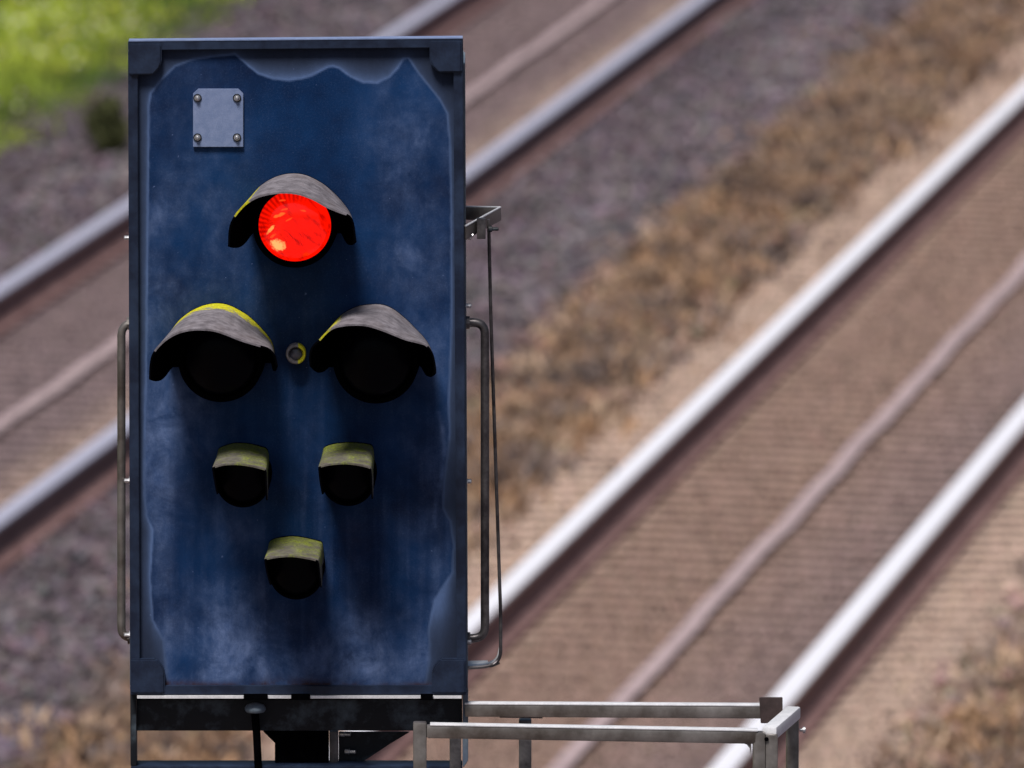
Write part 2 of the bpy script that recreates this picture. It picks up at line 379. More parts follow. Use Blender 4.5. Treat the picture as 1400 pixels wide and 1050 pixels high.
dust_ += .45 * g(598, 795, 9, 45) + .5 * g(405, 925, 12, 14) * f2 + .6 * np.exp(-((X - 601 - 6 * np.sin(Y / 30.)) / 3.) ** 2) * (Y > 560) * (Y < 720) * f2
dust_ *= 1 - .8 * g(465, 194, 2.6, 2.6) - .8 * g(322, 803, 2.6, 2.6)
rust_ = np.exp(-((Y - 938) / 5.) ** 2) * (.5 + fbm(X / 30, Y * 0, 4)) + .5 * g(405, 932, 50, 9) + .5 * g(480, 735, 18, 30) * 0.5 + .5 * g(240, 934, 30, 5)
P0, P1, P2, P3 = [np.array(P(*c_)) for c_ in CT]
uu, vv = U.ravel()[:, None], V.ravel()[:, None]
co = (P0 * (1 - uu) + P1 * uu) * (1 - vv) + (P3 * (1 - uu) + P2 * uu) * vv
# the sheet is slightly dented
co[:, 1] += .0022 * (fbm(X / 110, Y / 110, 21) - .5) + .0009 * (fbm(X / 30, Y / 60, 22) - .5)
ctr = co.mean(0); idx = np.arange(NX * NY).reshape(NY, NX)
faces = np.stack([idx[:-1, :-1], idx[1:, :-1], idx[1:, 1:], idx[:-1, 1:]], -1).reshape(-1, 4)
def npmesh(name, co, faces, attrs=(), smooth=False, cols=()):
    me = bpy.data.meshes.new(name); k = faces.shape[1]
    me.vertices.add(len(co)); me.vertices.foreach_set('co', np.ascontiguousarray(co, np.float32).ravel())
    me.loops.add(faces.size); me.loops.foreach_set('vertex_index', faces.astype(np.int32).ravel())
    me.polygons.add(len(faces)); me.polygons.foreach_set('loop_start', np.arange(0, faces.size, k, dtype=np.int32))
    me.update(calc_edges=True)
    for n_, v in attrs:
        a = me.attributes.new(n_, 'FLOAT', 'POINT'); a.data.foreach_set('value', np.clip(v, 0, 1).astype(np.float32))
    for n_, v in cols:
        a = me.attributes.new(n_, 'FLOAT_COLOR', 'POINT')
        a.data.foreach_set('color', np.c_[v, np.ones(len(v))].astype(np.float32).ravel())
    if smooth: me.shade_smooth()
    return me
me = npmesh('backboard', co - ctr, faces, [('dust', dust_), ('tide', tide), ('wash', wash), ('rust', rust_)], True)
board = link('backboard', me, 'board', root, Vector(ctr))

def quad_px(bm, u0, v0, u1, v1, d0, d1, bev=.0012):
    prism(bm, [tuple(Q(u0, v1)), tuple(Q(u1, v1)), tuple(Q(u1, v0)), tuple(Q(u0, v0))], d0, d1, bev)
# raised rim around the board
bm = bmesh.new(); RW, RH = .029, .0135
quad_px(bm, 0, 0, 1, RH, -.012, .016); quad_px(bm, 0, 1 - RH, 1, 1, -.012, .016)
quad_px(bm, 0, RH + .0002, RW, 1 - RH - .0002, -.011, .016); quad_px(bm, 1 - RW, RH + .0002, 1, 1 - RH - .0002, -.011, .016)
obj('rim', bm, 'navy', root)
for (cx, cy, sx, sy) in ((0, 0, 1, 1), (1, 0, -1, 1), (1, 1, -1, -1), (0, 1, 1, -1)):
    bm = bmesh.new(); a, b = .097, .050; k = .030
    if cy: a, b = .100, .053
    pts = [(0, 0), (a, 0), (a, b * .62), (a * .93, b * .80), (a * .74, b), (0, b)]
    pts = [tuple(Q(cx + sx * (u + .003), cy + sy * (v + .0015))) for u, v in pts]
    prism(bm, pts, -.0165, .001, .003)
    bm2 = obj('corner_plate', bm, 'navy', root)
# housing behind the board
bm = bmesh.new(); prism(bm, [(177.5, 945), (639.5, 945), (635.5, 86), (177, 88)], .017, .20, .003)
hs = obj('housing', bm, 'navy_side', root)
bm = bmesh.new(); prism(bm, [(176, 56.8), (632.5, 52.8), (632.5, 51.4), (176, 55.4)], -.0125, .016, 0); obj('sky_lit_edge', bm, 'plate', root)  # pale strip painted in as the board's sky-lit top edge
# name plate with four bolts
bm = bmesh.new(); prism(bm, [(264, 201), (332.5, 201), (332.5, 128), (326, 121.5), (271, 121.5), (264, 128)], -.006, -.0015, .0006)
plate = obj('blank_plate', bm, 'plate', root)
def bolt(px, py, d, r, parent, ax=Vector((0, -1, 0)), h=.006, name='bolt', mat='bolt'):
    bm = bmesh.new(); c = P(px, py, d)
    lathe(bm, c, [(r * 1.5, 0), (r * 1.5, .0012), (r * 1.05, .0014), (r * 1.0, h * .7), (r * .6, h), (0, h * 1.1)], 12, ax)
    return obj(name, bm, mat, parent)
for x, y in ((270, 134), (324, 134), (270, 188), (324, 188)):
    bm = bmesh.new(); lathe(bm, P(x, y, -.006), [(.0078, 0), (.0078, .0015), (.0001, .0016)], 16); w = obj('washer', bm, 'dark_steel', plate)
    bolt(x, y, -.0076, .0038, w, h=.006)

# ---- lamps
def hood(front, back, L, parent, mat, lich, drop=.012, th=.0035, n=49, m=12, Lb=.0, side=.16):
    fp = resample(front, n); bp = resample(back, n); outer = []
    for j in range(m):
        t_ = j / (m - 1); row = []
        for i in range(n):
            a = P(*fp[i], -L); b = P(*bp[i], -Lb)
            p = a.lerp(b, t_)
            e = max(0, 1 - min(i, n - 1 - i) / (n * .12)); p.z -= drop * math.sin(math.pi * min(1, t_ * 1.15)) * e
            row.append(p)
        outer.append(row)
    bm = bmesh.new(); lay = bm.verts.layers.float.new('lichen'); vo = []; vi = []
    for row in outer:
        cx = sum((p.x for p in row)) / n; zs = min(p.z for p in row); c = Vector((cx, row[0].y, zs))
        ro, ri = [], []
        for i, p in enumerate(row):
            a = row[max(i - 1, 0)]; b = row[min(i + 1, n - 1)]; d = (b - a).normalized(); nn = Vector((d.z, 0, -d.x)).normalized()
            ro.append(bm.verts.new(p)); ri.append(bm.verts.new(p + nn * th))
        vo.append(ro); vi.append(ri)
    fo = []; fi = []
    for j in range(m - 1):
        for i in range(n - 1):
            fo.append(bm.faces.new((vo[j][i], vo[j][i + 1], vo[j + 1][i + 1], vo[j + 1][i])))
            fi.append(bm.faces.new((vi[j][i], vi[j + 1][i], vi[j + 1][i + 1], vi[j][i + 1])))
    for i in range(n - 1):
        fo.append(bm.faces.new((vo[0][i + 1], vo[0][i], vi[0][i], vi[0][i + 1])))
        fo.append(bm.faces.new((vo[-1][i], vo[-1][i + 1], vi[-1][i + 1], vi[-1][i])))
    for j in range(m - 1):
        fi.append(bm.faces.new((vo[j][0], vo[j + 1][0], vi[j + 1][0], vi[j][0])))
        fi.append(bm.faces.new((vo[j + 1][-1], vo[j][-1], vi[j][-1], vi[j + 1][-1])))
    for f in fi: f.material_index = 1
    for i in range(n - 1):
        if min(i, n - 2 - i) < n * side: fo[(m - 1) * (n - 1) + 2 * i].material_index = 1  # rim sides coloured black, so only the rim's top looks lit
    bmesh.ops.recalc_face_normals(bm, faces=bm.faces)
    vb = [bm.verts.new(P(*bp[i], -.006)) for i in range(n)]       # black back sheet, put in for the shade on the board inside the hood
    ff = bm.faces.new(vb); ff.material_index = 1
    r_ = bmesh.ops.extrude_face_region(bm, geom=[ff])
    bmesh.ops.translate(bm, vec=(0, .005, 0), verts=[e for e in r_['geom'] if isinstance(e, bmesh.types.BMVert)])
    for f in bm.faces:
        if f.index == -1: f.material_index = 1
    for j in range(m):
        for i in range(n):
            v_ = lich(i / (n - 1), j / (m - 1)); vo[j][i][lay] = v_; vi[j][i][lay] = v_
    return obj('lamp_hood', bm, [mat, 'black'], parent, 40)
def lens(px, py, R, d, parent, mat, dome=.012, barrel=None, name='lens'):
    """barrel standing out of the board with a domed glass in its mouth"""
    bR = (barrel or R * 1.13) / PXM; R = R / PXM
    c = P(px, py, -d); c0 = Vector((c.x, YP, c.z))
    bm = bmesh.new(); lathe(bm, c0, [(bR * 1.04, -.002), (bR * 1.04, .012), (bR, .014), (bR, d + .002), (bR - .003, d + .006), (R + .002, d + .006), (R, d + .002), (R, d - .012), (0, d - .012)], 64)
    b = obj('lamp_barrel', bm, 'black', parent)
    bm = bmesh.new(); prof = [(R * .995, d - .010)] + [(R * .995 * math.cos(a), d - .006 + dome * math.sin(a)) for a in np.linspace(0, math.pi / 2, 14)[:-1]] + [(0, d - .006 + dome)]
    lathe(bm, c0, prof, 64)
    obj(name, bm, mat, b)
    return b
# lit red lamp
h1f = [(311.5, 337), (313, 312), (320, 295), (334, 279), (350, 269), (368, 264), (388, 262), (408, 264), (428, 271), (448, 282), (465, 289), (478, 294), (484, 305), (487.5, 331)]
h1b = [(347, 318), (340, 300), (343, 275), (352, 258), (368, 246), (385, 239), (403, 237), (420, 240), (440, 250), (458, 265), (472, 281), (480, 294), (480, 305), (466, 319)]
b = lens(403, 309, 49.5, .075, root, 'red', .016, 57); b['label'] = 'barrel holding the glowing red lens'
hood(h1f, h1b, .21, root, 'hood', lambda a, t: .80 * math.exp(-((a - .22) / .07) ** 2) + .05, Lb=.004)
# two large dark lamps
h2f = [(203.5, 518.5), (204.5, 498.5), (208, 484), (217, 471.4), (231.6, 459.7), (248, 452.4), (267.8, 449.3), (291.3, 450.6), (309.4, 456), (327.5, 463.3), (347.4, 469.6), (365.5, 474.7), (373.6, 481), (378, 490), (380, 500)]
h2b = [(236, 502), (228, 480), (232, 458), (243, 440), (257, 428), (268, 421.6), (280.5, 416.8), (296.7, 414.4), (313, 417), (331, 426), (343.8, 435.2), (358.3, 449.7), (371, 466), (375, 482), (372, 496)]
b = lens(302, 492, 50, .075, root, 'lens_dark', .02, 58)
hood(h2f, h2b, .225, root, 'hood', lambda a, t: .70 * max(0, (t - .55) / .45) ** .7 + .45 * math.exp(-((a - .16) / .10) ** 2) * t, Lb=.004)
h3f = [(423, 500), (422.5, 487), (426, 474), (436, 464), (449.4, 450.6), (463, 444.9), (486, 442.6), (504.3, 444.4), (522.6, 450), (538.6, 456.3), (554.6, 462.7), (572.9, 467.3), (584.3, 471.5), (592.3, 483.7), (596, 500), (596.5, 510.5)]
h3b = [(452, 502), (446, 485), (446, 465), (452, 448), (466, 431), (486, 419.7), (504.3, 416.3), (522.6, 416.3), (538.6, 423), (554.6, 435.7), (568.3, 449.4), (582, 464.3), (590, 480), (586, 492), (574, 501)]
b = lens(514, 494, 50, .075, root, 'lens_dark', .02, 58)
hood(h3f, h3b, .225, root, 'hood', lambda a, t: .85 * math.exp(-((a - .20) / .13) ** 2) * (.55 + .5 * t) + .05, Lb=.004)
# three small lamps
def small(front, back, cx, cy, dx):
    lens(cx, cy + 5, 32, .09, root, 'lens_dark', .006, 37)
    hood(front, back, .20, root, 'hood_small', lambda a, t: (.3 if .15 < a < .85 else 0) * (.5 + .6 * t) + .1 * dx * (a - .5), drop=0, Lb=.002, th=.003, side=.26)
small([(296, 676), (293, 660), (289.7, 641), (291, 638.6), (305.7, 634.4), (324, 633.7), (342.3, 636), (358.3, 639.9), (364, 643), (365, 660), (366, 684)],
      [(303, 662), (299, 640), (298, 620), (300, 612.5), (317, 606.3), (328, 605.5), (340, 606.3), (356, 610), (366, 615.5), (368, 640), (367, 664)], 332, 652, 1)
small([(440, 676), (437, 660), (434.9, 641), (436, 638), (449.7, 634.4), (470.3, 632.6), (488.6, 634.4), (504, 638), (507.5, 641), (509, 660), (510, 682)],
      [(447, 662), (443, 640), (441.5, 620), (443.5, 611.5), (456, 606.6), (475, 604.7), (487, 605), (500, 606.5), (510, 611.5), (512, 640), (511, 662)], 476, 650, -1)
small([(369, 800), (364.5, 785), (361.3, 767), (362.5, 764), (378.9, 760.6), (399.4, 759.4), (420, 762.4), (432, 765.2), (435.7, 768), (438, 785), (440, 803)],
      [(375, 788), (370, 765), (367.7, 745), (369.5, 739.5), (378.9, 735.4), (397, 732.7), (408, 733.4), (420, 735.4), (438, 740), (441, 743), (443, 765), (441, 788)], 405, 778, -.5)
# sighting tube between the large lamps
bm = bmesh.new(); c = P(404.5, 485, -.03); c0 = Vector((c.x, YP, c.z))
lathe(bm, c0, [(.0185, -.001), (.0185, .026), (.017, .029), (.0145, .029), (.013, .020), (.0001, .019)], 32)
lay = bm.verts.layers.float.new('lichen')
for v in bm.verts: v[lay] = 1.0 * max(0, min(1, (v.co.x - c0.x) / .012)) + .15
sg = obj('sighting_tube', bm, 'hood', root)
bm = bmesh.new(); lathe(bm, c0, [(.0125, .0195), (.009, .0225), (0, .0235)], 24); obj('glass', bm, 'sight', sg)

# ---- grab handles, side bolts
def handle(pix, d, r=.0078):
    pts = rounded([P(x, y, dd) for x, y, dd in pix], .022)
    bm = bmesh.new(); tube(bm, pts, r, 14)
    for k in (0, -1):
        p = pts[k]; q = pts[1] if k == 0 else pts[-2]; dd = (q - p).normalized()
        tube(bm, [p - dd * .004, p + dd * .007], .012, 8)
    return obj('grab_handle', bm, 'galv_dark', root)
handle([(177, 442, .05), (166, 443, .05), (166, 873, .05), (177, 872, .05)], 0).data.materials[0] = M['galv_brown']
handle([(637, 441, .05), (663, 441, .05), (663, 872, .05), (638, 873, .05)], 0, .0082)
def sbolt(px, py, side):
    bm = bmesh.new(); c = P(px - side * 4, py, .04)
    lathe(bm, c, [(.0075, 0), (.0075, .0035), (.0042, .0036), (.0042, .0115), (.003, .013), (0, .0132)], 8, Vector((side, 0, 0)))
    obj('bolt', bm, 'bolt', root)
for y in (325, 657, 868): sbolt(175, y, -1)
for y in (325, 418, 658, 877): sbolt(639, y, 1)

# ---- strap bracket and stay rod, top right
bm = bmesh.new()
def strip3(bm, pts, h, th):                                    # upright flat strap through plan points
    for a, b_ in zip(pts, pts[1:]): bar(bm, a, b_, th, h, .0008)
pp = [P(634, 287, .16), P(683, 284, .16), P(664, 300, -.0), P(634, 320, -.02)]
zt = pp[0].z - .018; pts = []
A = P(634, 283, .17); B = P(684, 284, .165); Cc = P(636, 310, .0); hh = .024
low = lambda p: Vector((p.x, p.y, p.z - hh / 2))
strip3(bm, [low(A), low(B), low(Cc)], hh, .0035)
br = obj('strap_bracket', bm, 'galv_brown', root)
bm = bmesh.new(); up_ = Vector((0, 0, .0012)); strip3(bm, [A + up_, B + up_, Cc + up_], .0024, .0045); obj('top_highlight', bm, 'galv', br)  # added pale strip paints the highlight along the strap's top
bm = bmesh.new(); pbox(bm, 652, 299, 664, 327, .035, .050, .0015); obj('clamp_block', bm, 'galv_dark', br)
bm = bmesh.new(); lathe(bm, P(668, 313, .07), [(.006, 0), (.006, .006), (.0035, .007), (.0035, .018), (0, .019)], 10, Vector((1, 0, 0))); obj('clamp_screw', bm, 'dark_steel', br)
bm = bmesh.new(); lathe(bm, P(638, 322, .03), [(.007, 0), (.007, .005), (.004, .006), (.004, .012), (0, .013)], 10, Vector((1, 0, 0))); obj('bolt', bm, 'bolt', br)
rp = rounded([P(668, 300, .07), P(671, 430, .07), P(684.5, 840, .07), P(684.5, 905, .07), P(668, 911.5, .06), P(634, 913.5, .05)], .022, 8)
bm = bmesh.new(); tube(bm, rp, [.0034] * (len(rp)), 10); obj('stay_rod', bm, 'galv_dark', root)
bm = bmesh.new(); bar(bm, P(632, 909, .09), P(667, 908, .09), .06, .004, .001)
pa = rounded([P(667, 908, .09), P(680, 903, .09), P(684.5, 880, .09)], .012, 6)
for a_, b_ in zip(pa, pa[1:]): bar(bm, a_, b_, .02, .004, 0, Vector((0, 1, 0)).cross((b_ - a_).normalized()))
obj('lower_strap', bm, 'galv', root)

# ---- mounting frame under the board
bm = bmesh.new()
pbox(bm, 187, 955, 632, 999, .03, .036, .0008)                 # web
pa, pb = P(187, 957, .03), P(632, 957, .03)
hexa(bm, [(pa.x, YP + .03, pa.z - .0), (pb.x, YP + .03, pa.z - .0), (pb.x, YP + .03, pa.z + .003), (pa.x, YP + .03, pa.z + .003),
          (pa.x, YP + .0702, pa.z - .0), (pb.x, YP + .0702, pa.z - .0), (pb.x, YP + .0702, pa.z + .003), (pa.x, YP + .0702, pa.z + .003)], 0)
fl = P(187, 999, .03); hexa(bm, [(pa.x, YP + .0362, fl.z), (pb.x, YP + .0362, fl.z), (pb.x, YP + .0362, fl.z + .004), (pa.x, YP + .0362, fl.z + .004),
          (pa.x, YP + .07, fl.z), (pb.x, YP + .07, fl.z), (pb.x, YP + .07, fl.z + .004), (pa.x, YP + .07, fl.z + .004)], 0)
cb = obj('cross_beam', bm, 'dark_steel', root)
bm = bmesh.new(); tb = P(187, 953, .03)
pbox(bm, 187.5, 951.5, 631, 955, -.018, .029, 0); obj('bright_flange', bm, 'galv', cb)
for x0, x1 in ((333, 366), (398, 424), (575, 592)):
    bm = bmesh.new(); pbox(bm, x0, 949, x1, 957, -.024, -.0185, .0008); obj('hinge_block', bm, 'black', root)
bm = bmesh.new(); pbox(bm, 178.5, 948, 186, 1047, .018, .075, .001); obj('side_bar', bm, 'dark_steel', root)
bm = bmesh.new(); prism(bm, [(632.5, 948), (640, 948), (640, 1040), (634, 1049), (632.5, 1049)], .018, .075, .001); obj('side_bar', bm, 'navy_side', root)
bm = bmesh.new(); pbox(bm, 179, 1047.4, 632, 1055, .018, .075, .001); obj('bottom_bar', bm, 'navy', root)
bm = bmesh.new(); c = P(349, 968, .005)
lathe(bm, c, [(0, -.007), (.017, -.007), (.0195, -.003), (.0195, .001), (.016, .006), (.008, .009), (0, .010)], 24, Vector((0, 0, 1)))
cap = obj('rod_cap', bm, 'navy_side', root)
bm = bmesh.new(); tube(bm, [P(348, 966, .006), P(351, 1005, .01), P(354, 1070, .02)], .0072, 12); obj('locking_rod', bm, 'black', root)
# mast and its head
mx = (P(376, 1010, .1).x, P(449, 1010, .1).x); cxm = sum(mx) / 2; zt = P(400, 999, .05).z
bm = bmesh.new(); hexa(bm, [(mx[0], YP + .08, 0), (mx[1], YP + .08, 0), (mx[1], YP + .08, zt), (mx[0], YP + .08, zt),
                            (mx[0], YP + .18, 0), (mx[1], YP + .18, 0), (mx[1], YP + .18, zt), (mx[0], YP + .18, zt)], .004)
obj('mast', bm, 'black', root)
bm = bmesh.new(); prism(bm, [(360, 1000), (376, 1016), (376, 1000)], .05, .16, 0); prism(bm, [(376, 1000), (376, 1060), (449, 1060), (449, 1000)], .05, .079, .001)
obj('head_plate', bm, 'black', root)
bm = bmesh.new(); pbox(bm, 450.5, 1000, 462, 1065, .055, .12, .001); obj('clamp_bar', bm, 'galv_dark', root)
bm = bmesh.new(); prism(bm, [(463, 1001), (463, 1062), (480, 1052), (535, 1016), (560, 1001)], .07, .078, .0008); gp = obj('gusset_plate', bm, 'dark_steel', root)
for x, y in ((468, 1003.5), (475, 1027.5)):
    bm = bmesh.new(); lathe(bm, P(x, y, .06), [(.005, -.004), (.005, .004), (.0035, .005), (.0035, .016), (0, .017)], 10, Vector((1, -.3, 0))); obj('bolt', bm, 'bolt', gp)
# base plate and foot of the mast (below the picture)
bm = bmesh.new(); hexa(bm, [(cxm - .2, YP - .07, 0), (cxm + .2, YP - .07, 0), (cxm + .2, YP - .07, .03), (cxm - .2, YP - .07, .03),
                            (cxm - .2, YP + .33, 0), (cxm + .2, YP + .33, 0), (cxm + .2, YP + .33, .03), (cxm - .2, YP + .33, .03)], .003)
obj('base_plate', bm, 'galv_dark', root)

# ------------------------------------------------------------ work platform with its guard frame
plat = empty('work_platform', Vector((cxm + .55, YP + .1, P(700, 1050).z - 1.0)))
tag(plat, 'low galvanised square-tube guard frame beside the signal mast, standing below the signal board', 'platform railing')
T = .0235
fy = -.30; ry = .02
pFL = P(573, 998, fy); pFR = P(1046, 1007.5, fy + .0); zf = (pFL.z + pFR.z) / 2
# front rail and its posts, one bent tube frame
zlow = P(600, 1050, fy).z - .9
bm = bmesh.new()
bar(bm, P(583, 999.5, fy), P(1036, 1007.5, fy), T, T, .0045); obj('front_rail', bm, 'galv_brown', plat)
bm = bmesh.new(); a = P(574, 987, fy); bar(bm, a, (a.x, a.y, zlow), T + .001, T + .001, .003); obj('post', bm, 'galv_brown', plat)
bm = bmesh.new(); a = P(1038, 1000, fy); bar(bm, a, (a.x, a.y, zlow), T, T, .0045)
a = P(1030, 1016, fy)
prism(bm, [(1012, 1015), (1027, 1015), (1027, 1034), (1025, 1023), (1021, 1018)], fy - .008, fy + .008, 0)
obj('post', bm, 'galv_brown', plat)
bm = bmesh.new(); a = P(1055, 1003, fy); bar(bm, a, (a.x, a.y, zlow), T * .95, T, .003); pr = obj('post', bm, 'galv_brown', plat)
bm = bmesh.new(); lathe(bm, P(1048, 1010.5, fy - .013), [(.004, 0), (.004, .0015), (0, .0016)], 12); obj('bolt_hole', bm, 'black', pr)
# side rail running back along the track direction
sB = P(1052, 1002.5, fy); back = .27
sE = P(1085, 974, fy + back)
bm = bmesh.new(); bar(bm, sB, sE, T * 1.15, T, .0045); obj('side_rail', bm, 'galv', plat)
bm = bmesh.new(); a = P(1083.5, 980, fy + back); bar(bm, a, (a.x, a.y, zlow), T, T, .0045); pb_ = obj('post', bm, 'galv_brown', plat)
bm = bmesh.new(); lathe(bm, P(1093, 998, fy + back), [(.003, 0), (.003, .006), (.0065, .0062), (.0065, .0105), (0, .012)], 12, Vector((1, 0, 0))); obj('bolt', bm, 'bolt', pb_)
# rear rail, end plate, rear posts
ra, rb = P(636, 970.5, ry), P(1042, 973, fy + back)
bm = bmesh.new(); bar(bm, ra, rb, T, T, .0045); rr = obj('rear_rail', bm, 'galv_brown', plat)
RA, RB = ra, rb
bm = bmesh.new(); lathe(bm, P(698, 969, -.012 + ry), [(.005, 0), (.0045, .003), (0, .005)], 12); obj('bolt', bm, 'bolt', rr)
bm = bmesh.new(); bar(bm, P(683, 972.5, ry - .0125), P(742, 973.5, ry - .0125), .003, T * 1.02, .0005); obj('joint_sleeve', bm, 'galv_dark', rr)
bm = bmesh.new(); prism(bm, [(1038, 954), (1070, 954), (1070, 989), (1040, 989)], fy + back - .022, fy + back - .014, .0008); obj('end_plate', bm, 'rust_plate', plat)
for x, y, mt in ((718, 983, 'galv_dark'), (622.5, 1000, 'galv_dark')):
    bm = bmesh.new(); a = P(x, y, ry + .004); bar(bm, a, (a.x, a.y, zlow), T * (1 if x > 700 else .9), T, .003); obj('post', bm, mt, plat)
def top_highlight(p, q, parent):  # pale strip added in place of the sky highlight on a rail's top
    bm = bmesh.new(); u_ = Vector((0, 0, T / 2 + .0016)); bar(bm, Vector(p) + u_, Vector(q) + u_, T * .96, .003, .001); obj('top_highlight', bm, 'galv', parent)
# floor grating and bracket to the mast
bm = bmesh.new(); a = P(573, 998, fy); b_ = P(1085, 998, fy + back)
for k in range(14):
    yy = a.y + .01 + k * .027; bar(bm, (cxm - .05, yy, zlow - .02), (b_.x + .03, yy, zlow - .02), .004, .03, 0)
for k in range(10):
    xx = cxm + k * (b_.x + .02 - cxm) / 9; bar(bm, (xx, a.y - .02, zlow - .045), (xx, a.y + .38, zlow - .045), .006, .02, 0)
obj('floor_grating', bm, 'galv_dark', plat)
top_highlight(P(588, 999.5, fy), P(1036, 1007.5, fy), bpy.data.objects['front_rail']); top_highlight(RA, RB, rr)
bm = bmesh.new(); bar(bm, (mx[1] - .01, YP + .13, zlow - .45), (b_.x - .1, YP + .06, zlow - .06), .04, .04, .004); obj('bracket', bm, 'galv_dark', plat)

# ------------------------------------------------------------ tracks
def sweep(prof, u0, u1, s, z, n=2):
    bm = bmesh.new(); rings = []
    for k in range(n):
        u = u0 + (u1 - u0) * k / (n - 1); rings.append([bm.verts.new(TR(u, s + a, z + b * RAIL_TOP / .172)) for a, b in prof])
    for a, b in zip(rings, rings[1:]):
        m_ = len(prof)
        for i in range(m_): bm.faces.new((a[i], a[(i + 1) % m_], b[(i + 1) % m_], b[i]))
    bm.faces.new(rings[0]); bm.faces.new(rings[-1][::-1]); bmesh.ops.recalc_face_normals(bm, faces=bm.faces); return bm
HW = .048
head = [(-HW, .148), (-HW, .160), (-.034, .167), (-.024, .1712), (0, .172), (.024, .1712), (.034, .167), (HW, .160)]
head = head + [(HW, .148)]
body = [(-.085, 0), (-.085, .026), (-.036, .062), (-.031, .122), (-.047, .130), (-.047, .1475), (.047, .1475), (.047, .130), (.031, .122), (.036, .062), (.085, .026), (.085, 0)]
SL = [s_of(1430), s_of(978), s_of(240), s_of(-208)]
LB = ['bright-topped rail farthest right, running past the guard frame', 'brightest rail, running from beside the signal board to the right edge',
      'duller rail half hidden behind the signal board, with grey ballast on its right', 'rail at the far left, nearest the grass']
for s, lb in zip(SL, LB):
    o = empty('rail', TR(0, s, 0)); tag(o, lb, 'rail', 'rails of the two tracks')
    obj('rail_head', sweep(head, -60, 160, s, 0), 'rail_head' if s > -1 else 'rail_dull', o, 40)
    obj('rail_web', sweep(body, -60, 160, s, 0), 'rail_side', o, 40)
    if s == SL[0]:
        for px, py in ((1232, 806), (1170, 880)):
            g_ = G(px, py, .06); u = (g_ - T0).dot(TD); bm = bmesh.new(); bar(bm, TR(u - .05, s + .03, .045), TR(u + .05, s + .03, .045), .045, .06, .006)
            obj('rail_clamp', bm, 'galv_dark', o)
# signalling cable laid along the middle of each track
def strip(sc, lab, wid=.078, z=.028):
    bm = bmesh.new(); L_ = []; 
    for k in range(401):
        u = -30 + k * .2; wob = .004 * math.sin(u * 1.9) + .003 * math.sin(u * 4.3 + 1) + .005 * random.uniform(-1, 1)
        L_.append([bm.verts.new(TR(u, sc + wob + a * wid / 2, z + b)) for a, b in ((-1, 0), (-.97, .008), (-.3, .010), (.3, .010), (.97, .008), (1, 0))])
    for a, b in zip(L_, L_[1:]):
        for i in range(5): bm.faces.new((a[i], a[i + 1], b[i + 1], b[i]))
        bm.faces.new((a[5], a[0], b[0], b[5]))
    bm.faces.new(L_[0]); bm.faces.new(L_[-1][::-1]); bmesh.ops.recalc_face_normals(bm, faces=bm.faces)
    return tag(obj('cable_strip', bm, 'strip', None, 40), lab, 'cable', 'cables along the track middles')
def s_at(px, py, z): return (G(px, py, z) - T0).dot(TN)
strip(s_at(1090, 690, .06), 'pinkish grey cable along the middle of the right-hand track')
strip(s_at(700, 82, .06), 'faint grey cable along the middle of the left-hand track, mostly behind the signal board')

# ------------------------------------------------------------ ground
bm = bmesh.new()
q = [bm.verts.new(p) for p in ((-900, -300, 0), (900, -300, 0), (900, 1800, 0), (-900, 1800, 0))]; bm.faces.new(q)
tag(obj('ground', bm, 'soil', None, 0, Vector((0, 0, 0))), kind='structure')

def to_world(u, s, z):
    b = np.array(T0); return b + np.outer(u, np.array(TD)) + np.outer(s, np.array(TN)) + np.c_[0 * z, 0 * z, z]
